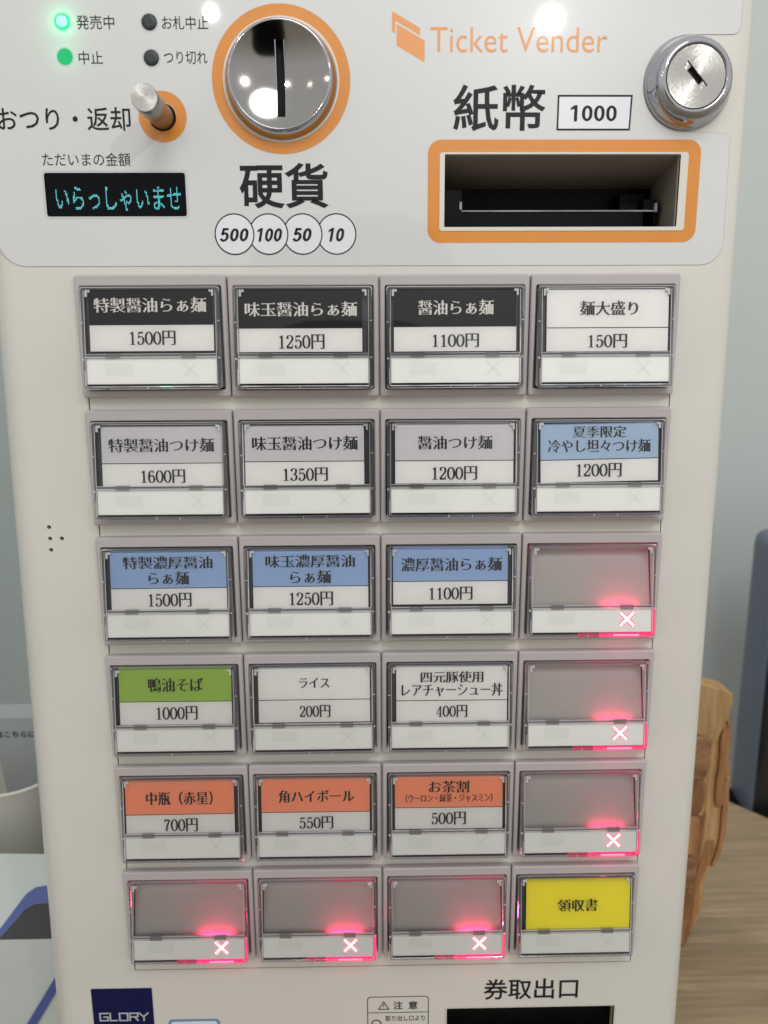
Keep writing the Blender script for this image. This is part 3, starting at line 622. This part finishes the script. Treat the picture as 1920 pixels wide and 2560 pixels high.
CELLS = {   # (row, col): band colour, card centre x, top z, split z, bottom z, tilt, title lines, price
 (1,1): ('black', 0.3, -6.0, -20.2, -30.6, 0.0, [('特製醤油らぁ麺', -22.8, 22.7, -15.3, -9.1)], ('1500円', -8.7, 9.9, -28.2, -22.5)),
 (1,2): ('black', -1.2, -6.2, -21.7, -31.1, 0.0, [('味玉醤油らぁ麺', -23.8, 21.9, -17.0, -10.9)], ('1250円', -10.1, 8.5, -29.9, -24.1)),
 (1,3): ('black', 0.0, -6.0, -21.3, -31.1, 0.0, [('醤油らぁ麺', -15.2, 15.8, -16.6, -10.3)], ('1100円', -9.3, 9.8, -29.5, -24.0)),
 (1,4): ('white', 0.7, -6.6, -21.9, -31.4, 0.0, [('麺大盛り', -10.8, 13.2, -17.0, -11.0)], ('150円', -7.2, 8.9, -30.0, -24.5)),
 (2,1): ('mauve', 1.0, -7.2, -22.3, -31.9, 0.0, [('特製醤油つけ麺', -21.2, 23.1, -17.7, -11.6)], ('1600円', -7.9, 10.6, -30.6, -24.9)),
 (2,2): ('mauve', -1.0, -7.2, -21.9, -31.9, 0.0, [('味玉醤油つけ麺', -23.0, 21.5, -17.3, -11.1)], ('1350円', -10.1, 8.7, -30.2, -24.5)),
 (2,3): ('mauve', 0.5, -6.8, -21.9, -31.5, 0.0, [('醤油つけ麺', -15.0, 16.6, -17.3, -11.2)], ('1200円', -8.9, 10.2, -30.1, -24.3)),
 (2,4): ('sky', 0.2, -7.0, -21.8, -31.3, 0.9, [('夏季限定', -11.3, 11.5, -12.8, -7.8), ('冷やし坦々つけ麺', -21.8, 22.0, -19.0, -13.2)], ('1200円', -9.5, 9.8, -29.3, -23.5)),
 (3,1): ('blue', 0.6, -6.7, -22.4, -32.4, 0.1, [('特製濃厚醤油', -19.0, 19.8, -14.1, -8.3), ('らぁ麺', -8.2, 9.5, -21.0, -14.9)], ('1500円', -8.4, 10.3, -30.6, -24.5)),
 (3,2): ('blue', 0.3, -6.7, -22.2, -32.2, 0.1, [('味玉濃厚醤油', -19.2, 19.7, -14.1, -8.2), ('らぁ麺', -8.6, 9.2, -21.1, -15.0)], ('1250円', -9.0, 10.0, -30.7, -24.6)),
 (3,3): ('blue', -0.5, -6.1, -20.6, -30.8, 0.0, [('濃厚醤油らぁ麺', -22.1, 22.0, -16.3, -10.0)], ('1100円', -9.8, 9.2, -28.9, -23.1)),
 (4,1): ('green', 0.4, -6.1, -21.1, -31.7, -0.1, [('鴨油そば', -11.7, 12.9, -16.7, -10.3)], ('1000円', -8.4, 10.1, -29.5, -23.3)),
 (4,2): ('white', 0.6, -6.6, -21.0, -31.4, 0.0, [('ライス', -6.2, 7.5, -15.6, -10.9)], ('200円', -6.1, 7.8, -29.1, -23.5)),
 (4,3): ('white', 0.8, -6.7, -22.1, -32.2, 0.0, [('四元豚使用', -13.3, 15.1, -14.1, -8.7), ('レアチャーシュー丼', -21.9, 23.8, -20.3, -14.3)], ('400円', -6.2, 7.9, -29.9, -24.3)),
 (5,1): ('salmon', -0.8, -7.3, -22.8, -33.0, 0.2, [('中瓶（赤星）', -16.4, 14.5, -18.4, -11.8)], ('700円', -8.2, 7.2, -31.0, -24.8)),
 (5,2): ('salmon', 0.2, -7.1, -22.6, -33.1, 0.0, [('角ハイボール', -16.9, 18.1, -18.2, -12.0)], ('550円', -7.5, 8.3, -30.7, -24.8)),
 (5,3): ('salmon', 0.1, -6.6, -21.2, -31.5, -0.1, [('お茶割', -9.3, 9.6, -14.2, -8.4), ('（ウーロン・緑茶・ジャスミン）', -20.1, 20.5, -18.7, -14.6)], ('500円', -8.0, 8.1, -29.5, -23.4)),
 (6,4): ('yellow', 1.2, -7.9, -33.4, -33.5, -0.2, [('領収書', -8.7, 10.7, -23.2, -16.7)], None),
}
CN = {'black': 'black', 'white': 'white', 'mauve': 'pale mauve', 'sky': 'pale blue', 'blue': 'blue', 'green': 'green', 'salmon': 'salmon', 'yellow': 'yellow'}
PZ = 54.66
BK = 1.0136; BY = 4.6                     # button module scale; its front plane behind y = 0
for j in range(1, 7):
    for i in range(1, 5):
        ox, oz = (i - 2.5) * 62.0, -(j - 1) * PZ
        b = bpy.data.objects.new('ticket_button', meshes['housing']); C.objects.link(b)
        b.scale = (BK, BK, BK); b.location = ((ox * BK + .06 + random.uniform(-.06, .06)) * MM, (BY + random.uniform(-.08, .08)) * MM, (oz * BK + .36 + random.uniform(-.08, .08)) * MM); b.rotation_euler = (0, math.radians(random.uniform(-.12, .12)), 0); own(b)
        cell = CELLS.get((j, i))
        share('button_well', meshes['well'], b); share('clear_cap', meshes['rim'], b); share('clear_cover', meshes['cover'], b)
        share('status_strip', meshes['strip'], b); share('cap_ridge', meshes['ridge'], b)['kind'] = 'stuff'; share('ridge_groove', meshes['ridgeback'], b)
        share('cap_tab', meshes['tab'], b, (-15.5, 0, 0)); share('cap_tab', meshes['tab'], b, (15.2, 0, 0)); share('moulded_mark', meshes['marks'], b)['kind'] = 'stuff'; share('sold_out_window', meshes['ghost'], b)
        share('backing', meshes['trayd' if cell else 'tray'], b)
        if cell:
            col, dx, ctop_, spl, bot, tilt, titles, price = cell
            b['label'] = 'button with %s card reading %s' % (CN[col], ' '.join(t[0] for t in titles) + ((' ' + price[0]) if price else ''))
            tl = math.radians(tilt); R2 = lambda p: (dx + p[0] * math.cos(tl) - (p[1] + 18) * math.sin(tl), -18 + p[0] * math.sin(tl) + (p[1] + 18) * math.cos(tl))
            top_ = ctop_ - 1.0
            ce = [R2(p) for p in ((-25.1, bot), (25.1, bot), (25.1, top_), (-25.1, top_))]
            plate('menu_card', ce, [], .95, 1.15, mPAPER if price else mCARD['yellow'], b, T)
            if price:
                be = [R2(p) for p in ((-25.1, spl), (25.1, spl), (25.1, top_), (-25.1, top_))]
                if col != 'white': plate('title_band', be, [], .85, None, mCARD[col], b, T)
                if col != 'black':
                    le = [R2(p) for p in ((-25.1, spl - .14), (25.1, spl - .14), (25.1, spl + .14), (-25.1, spl + .14))]
                    plate('divider_line', le, [], .78, None, mGREYINK, b, T)
            fold = [(-.0, .86), (.45, .98), (.85, 1.35), (1.15, 2.0), (1.3, 3.2)]; V = []; F = []
            for dz_, dy_ in fold:
                for xx in (-25.1, 25.1):
                    px_, pz_ = R2((xx, top_ + dz_)); V.append((px_, T(px_, pz_) + dy_ + .0, pz_))
            for k in range(len(fold) - 1): F.append((2 * k, 2 * k + 1, 2 * k + 3, 2 * k + 2))
            link('card_fold', V, F, mCARD[col], b, smooth=True)
            ink = mINKW if col == 'black' else mINK
            for s, a0, a1, c0, c1 in titles:
                text('lettering', s, a0, a1, c0, c1, .72, ink, b, 0.016 if len(s) < 12 else .02, True, T)
            if price:
                s, a0, a1, c0, c1 = price
                text('lettering', s, a0, a1, c0, c1, .72, mINK, b, yf=T, geo=price_geo(s))
            if (j, i) != (6, 4): share('unlit_cross', meshes['x_off'], b, (15.6, 0, -38.0))
            else: share('unlit_cross', meshes['x_off'], b, (15.6, 0, -38.0))
        else:
            b['label'] = 'blank grey button with a lit red cross'
            share('lit_cross', meshes['x_halo'], b, (15.5, 0, -38.0)); share('lit_cross', meshes['x_on'], b, (15.5, 0, -38.0))
            l = bpy.data.lights.new('cross_led', 'AREA'); l.shape = 'RECTANGLE'; l.size = .015; l.size_y = .0016; l.energy = .0055 * random.uniform(.75, 1.25); l.color = (1.0, .03, .12)
            q = bpy.data.objects.new('cross_led', l); C.objects.link(q); q.parent = b
            q.location = (.0130, -.0029, -.0347); q.rotation_euler = Vector((0, .55, .83)).to_track_quat('-Z', 'Y').to_euler()
            q = lamp('cross_led', (0, 0, 0), .0022, .002, (1.0, .03, .13)); q.parent = b; q.location = (.016, -.0062, -.0462)
            for nm, m_, x0_, x1_, z0_, z1_ in (('rim_glow', mG1, 3.5, 26.6, -45.85, -44.2), ('rim_glow', mG0, 9.5, 21.0, -45.5, -44.6), ('rim_glow', mG2, -6, 3.2, -45.8, -44.3),
                    ('rim_glow', mG1, 26.75, 27.95, -44.9, -33.2), ('rim_glow', mG2, 26.9, 27.9, -6.3, -5.4), ('rim_glow', mG3, -27.9, -26.8, -6.6, -5.5)) + ((('rim_glow', mG2, 7, 26, -5.9, -5.5),) if j > 4 else ()):
                v, f = box_geo(x0_, x1_, (.02 if m_ is mG0 else .1), .9, z0_, z1_, yf=T); link(nm, v, f, m_, b)  # self-lit bars stand in for LED light caught by the rim
# ------------------------------------------------------------------ THINGS ROUND THE MACHINE
# wooden stand, two pieces of rough timber
wd = empty('wooden_block', (225, 165, -450)); tag(wd, 'rough live-edge piece of brown wood standing on the counter behind the ticket machine', 'wood block')
wm1 = woodmat('oak_face', (138, 108, 68), (182, 148, 100), 40, 5, .6, 'X', (1, 1, .12), .5, 160, .05)
wm2 = woodmat('split_oak_edge', (118, 80, 48), (176, 128, 82), 40, 6, .65, 'X', (1, 1, .12), .9, 110, .08)
wm4 = woodmat('split_oak_pale', (150, 114, 72), (202, 162, 112), 40, 6, .65, 'X', (1, 1, .12), .9, 90, .08)
wm5 = woodmat('mid_brown_wood', (92, 58, 34), (150, 104, 66), 24, 6, .65, 'Z', (1, 1, .3), .8, 80, .1)
wm3 = woodmat('dark_bark_side', (96, 66, 42), (150, 110, 74), 18, 6, .7, 'Z', (1, 1, 1), .8, 60, .16)
def slab(name, pts, y0, y1, m, amp=.8, sub=3.0, bev=2.0):
    base = Vector((225, 165, -450)); P = []
    for k in range(len(pts)):
        a, b = pts[k], pts[(k + 1) % len(pts)]; L = math.hypot(b[0] - a[0], b[1] - a[1]); n_ = max(1, int(L / sub))
        for q in range(n_):
            t = q / n_; P.append((a[0] + (b[0] - a[0]) * t + random.uniform(-amp, amp) * .5, a[1] + (b[1] - a[1]) * t + random.uniform(-amp, amp) * .3))
    if area2(P) < 0: P = P[::-1]
    cx = sum(p[0] for p in P) / len(P); cz = sum(p[1] for p in P) / len(P)
    ins = [(p[0] + (cx - p[0]) * min(1, bev / max(4, math.hypot(cx - p[0], cz - p[1]))), p[1] + (cz - p[1]) * min(1, bev / max(4, math.hypot(cx - p[0], cz - p[1])))) for p in P]
    rel = lambda pp: [(x - base.x, z - base.z) for x, z in pp]
    V, F = bridge([(rel(P), y1 - base.y), (rel(P), y0 + bev * .6 - base.y), (rel(ins), y0 - base.y)])
    F = [f for f in F]; 
    tv, tf = plate_geo(rel(ins), [], y0 - base.y, None); k = len(V); V += tv; F += [tuple(i + k for i in f) for f in tf]
    return link(name, V, F, m, wd)
slab('upper_block', [(150, -285), (150, -246), (196, -246.5), (213.4, -249.0), (231, -254.2), (234.8, -257.0), (235.6, -263), (233.4, -275), (229.5, -284), (226.5, -291), (213.5, -285.5)], 150, 166, wm1, .5, 2.5, 1.5)
slab('split_board', [(210, -296), (222, -293), (229.5, -292), (233.5, -283), (238.5, -280.2), (241.2, -283), (241.8, -300), (244.1, -337), (243.6, -370), (240.5, -388), (232.5, -402), (232.9, -432), (226.5, -449.9), (210, -449.9)], 163, 195, wm3, 1.2)
def edge(tab, z):
    for (z0, x0), (z1, x1) in zip(tab, tab[1:]):
        if z1 <= z <= z0: return x0 + (x1 - x0) * (z0 - z) / (z0 - z1)
    return tab[-1][1]
RT = [(-281, 240.6), (-300, 241.6), (-337, 243.8), (-370, 243.2), (-388, 240), (-402, 232.8), (-432, 232.4), (-449, 226.8)]
LT = [(-281, 226), (-300, 222.5), (-357, 218.5), (-404, 218.5), (-449, 217.5)]
for k, (f0, f1, za, zb, dp) in enumerate([(0, .34, -290, -352, 158.5), (0, .42, -346, -418, 160), (.02, .5, -408, -449.5, 158.8), (.28, .62, -286, -398, 161), (.40, .80, -372, -449, 160.4),
        (.56, .86, -283, -345, 158.4), (.55, .9, -338, -400, 161.2), (.80, 1, -282, -330, 160.6), (.82, 1, -322, -392, 158.9), (.72, 1, -384, -446, 162)]):
    n_ = 12; L_, R_ = [], []; ph_ = random.uniform(0, 6)
    for q in range(n_ + 1):
        t = q / n_; z = za + (zb - za) * t; a, b = edge(LT, z), edge(RT, z); wv = math.sin(t * 7 + ph_) * .5 + random.uniform(-.35, .35)
        pin = 1 - (abs(t - .5) * 2) ** 6 * .45; m_ = a + (b - a) * (f0 + f1) / 2; h_ = (b - a) * (f1 - f0) / 2 * pin * (.97 if k % 2 else .92)
        L_.append((m_ - h_ + wv, z)); R_.append((min(m_ + h_ + wv, b), z - .01))
    slab('split_lath', L_ + R_[::-1], dp, 166, wm2 if k % 3 else wm4, .5, 3.0, .9)
zz = [-286, -318, -346, -377, -402, -427, -449.8]; rx_ = [221.5, 220.2, 219.0, 217.8, 219.0, 218.2]
for k in range(6):
    za, zb, xr = zz[k] - .4, zz[k + 1] + .4, rx_[k]
    slab('bark_piece', [(192, za), (xr - 3, za + .6), (xr + .6, za - 2.5), (xr + 1.4, (za + zb) / 2), (xr - .4, zb + 3), (xr - 2.5, zb), (192, zb)], 147 + (k % 3) * 1.3, 166, (wm3, wm5, wm2)[k % 3], .9, 3.0, 1.6)
# dark cabinet beyond the counter
cb = empty('cabinet', (475, 420, -1100)); tag(cb, 'tall black appliance with a grey-blue side standing beyond the counter edge', 'cabinet')
relc = lambda pp: [(x - 470, z + 1100) for x, z in pp]
mCB = mat('grey_blue_metal', (98, 107, 122), .4, noise=.05, nscale=10); mCK = mat('black_shell', (20, 21, 25), .3)
foot = [(376, 434), (374.3, 424), (373, 404)] + [(372.5 + 10 * (1 - math.cos(a)), 392 - 10 * math.sin(a)) for a in [math.pi / 2 * i / 6 for i in range(7)]] + [(640, 384), (640, 434)]
V = []; F = []; L_ = len(foot); lv_ = [(-1100, 0), (-506, 0), (-226, 0), (-219, 1.5), (-215, 5), (-213, 11)]
for z, d in lv_:
    for x, y in foot: V.append((x + (d if x < 400 else 0) - 470, y + (d if y < 400 else 0) - 420, z + 1100))
mi = []
for k in range(len(lv_) - 1):
    for q in range(L_):
        F.append((k * L_ + q, k * L_ + (q + 1) % L_, (k + 1) * L_ + (q + 1) % L_, (k + 1) * L_ + q)); mi.append(0 if (q < 6) else 1)
F.append(tuple(range((len(lv_) - 1) * L_, len(lv_) * L_))); mi.append(1)
o = link('cabinet_shell', V, F, [mCB, mCK], cb)
for p, q in zip(o.data.polygons, mi): p.material_index = q; p.use_smooth = len(p.vertices) == 4
V, F = box_geo(352 - 470, 642 - 470, 350 - 420, 436 - 420, 0, 600); V = [(x + (14 if (y < 0 and x < 0) else 0), y, z) for x, y, z in V]; link('base_cover', V, F, mBLACK, cb)
# left: sign card, cup, carton
sg = boxes('sign_card', [(-80, 60, 0, 22, 0, 168)], mat('pale_grey_card', (168, 172, 172), .5, noise=.03, nscale=30)); sg.location = (-.262, .18, -.45)
root = empty('paper_sign', (-262, 180, -450)); sg.parent = root; sg.location = (0, 0, 0)
tag(root, 'pale grey stand-up sign with black hand lettering behind the paper cup', 'sign')
text('lettering', 'はこちらに', -4.6, 22.5, 153.5, 158.0, -.3, mINK, root, .02)
cup = empty('paper_cup', (-246, 152, -450)); tag(cup, 'grey-white paper cup with a thin rolled rim standing left of the ticket machine', 'cup')
def vlathe(name, prof, m, parent, seg=64):
    V = []; F = []
    for r, z in prof:
        for i in range(seg): a = 2 * math.pi * i / seg; V.append((r * math.cos(a), r * math.sin(a), z))
    for k in range(len(prof) - 1):
        for i in range(seg): F.append((k * seg + i, k * seg + (i + 1) % seg, (k + 1) * seg + (i + 1) % seg, (k + 1) * seg + i))
    return link(name, V, F, m, parent, smooth=True)
mCUP = mat('cup_paper', (196, 194, 186), .55)
vlathe('cup_wall', [(28, 0), (36, 144), (36.4, 146.5), (35.4, 146.8), (35, 145), (27, 3), (.1, 3)], mCUP, cup)
vlathe('cup_rim', [(36, 144.5), (37, 145.5), (37, 147), (36, 147.6), (35, 147), (35, 145)], mat('rim_paper', (214, 212, 202), .5), cup)
ct = empty('paper_carton', (-215, 62, -450)); tag(ct, 'white paper carton with a blue arch and blue diagonal stripe at the lower left', 'carton')
mCT = mat('white_carton', (190, 197, 194), .55, noise=.05, nscale=20); mBL = mat('blue_stripe', (74, 88, 150), .5)
V = [(-70, -4, 92), (40, -4, 93), (40, 26, 125), (-70, 26, 128), (-70, -8, 0), (40, -8, 0), (40, 26, 0), (-70, 26, 0)]
link('carton_shell', V, [(0, 1, 2, 3), (4, 5, 1, 0), (5, 6, 2, 1), (6, 7, 3, 2), (7, 4, 0, 3)], mCT, ct)
# printed arch and opening on the sloping top, stripe on the front
def onslope(u, t): return (u, -4 + 30 * t - .35, 92.5 + 33 * t + .3)
arc_o = [onslope(-6 + u, t) for u, t in ((0, .0), (5, .16), (10, .34), (15, .52), (20, .60), (26, .62), (40, .62))]
arc_i = [onslope(-2 + u, t) for u, t in ((0, .0), (4, .10), (8, .22), (12, .34), (17, .40), (22, .41), (36, .41))]
V = arc_o + arc_i; n_ = len(arc_o); link('blue_arch', V, [(i, i + n_, i + n_ + 1, i + 1) for i in range(n_ - 1)], mBL, ct)
V = arc_i + [onslope(u, 0) for u in (-2, 4, 8, 12, 17, 22, 34)]; link('carton_opening', V, [(i, i + n_, i + n_ + 1, i + 1) for i in range(n_ - 1)], mat('dark_opening', (58, 60, 58), .7), ct)
link('blue_stripe', [(-4, -9.2, 20), (2, -9.2, 20), (32, -5.2, 82), (32, -5.2, 72), ][:0] + [(-6, -8.5, 12), (0, -8.5, 12), (36, -6.5, 72), (36, -6.5, 81)], [(0, 1, 2, 3)], mBL, ct)
# added dark slab, unseen itself, so phone and hands show in the chrome
ph = empty('smartphone', (0, -352, -32)); tag(ph, 'dark shape added for the unseen phone and hands, mirrored as a black blob in the coin dish', 'phone')
v, f = bridge([(rrect(-105, 70, -85, 105, 55, 8), 0), (rrect(-107, 72, -87, 107, 57, 8), 2), (rrect(-107, 72, -87, 107, 57, 8), 9)], cap0=True, cap1=True)
link('phone_hand_shape', v, [q[::-1] for q in f], mBLACK, ph)
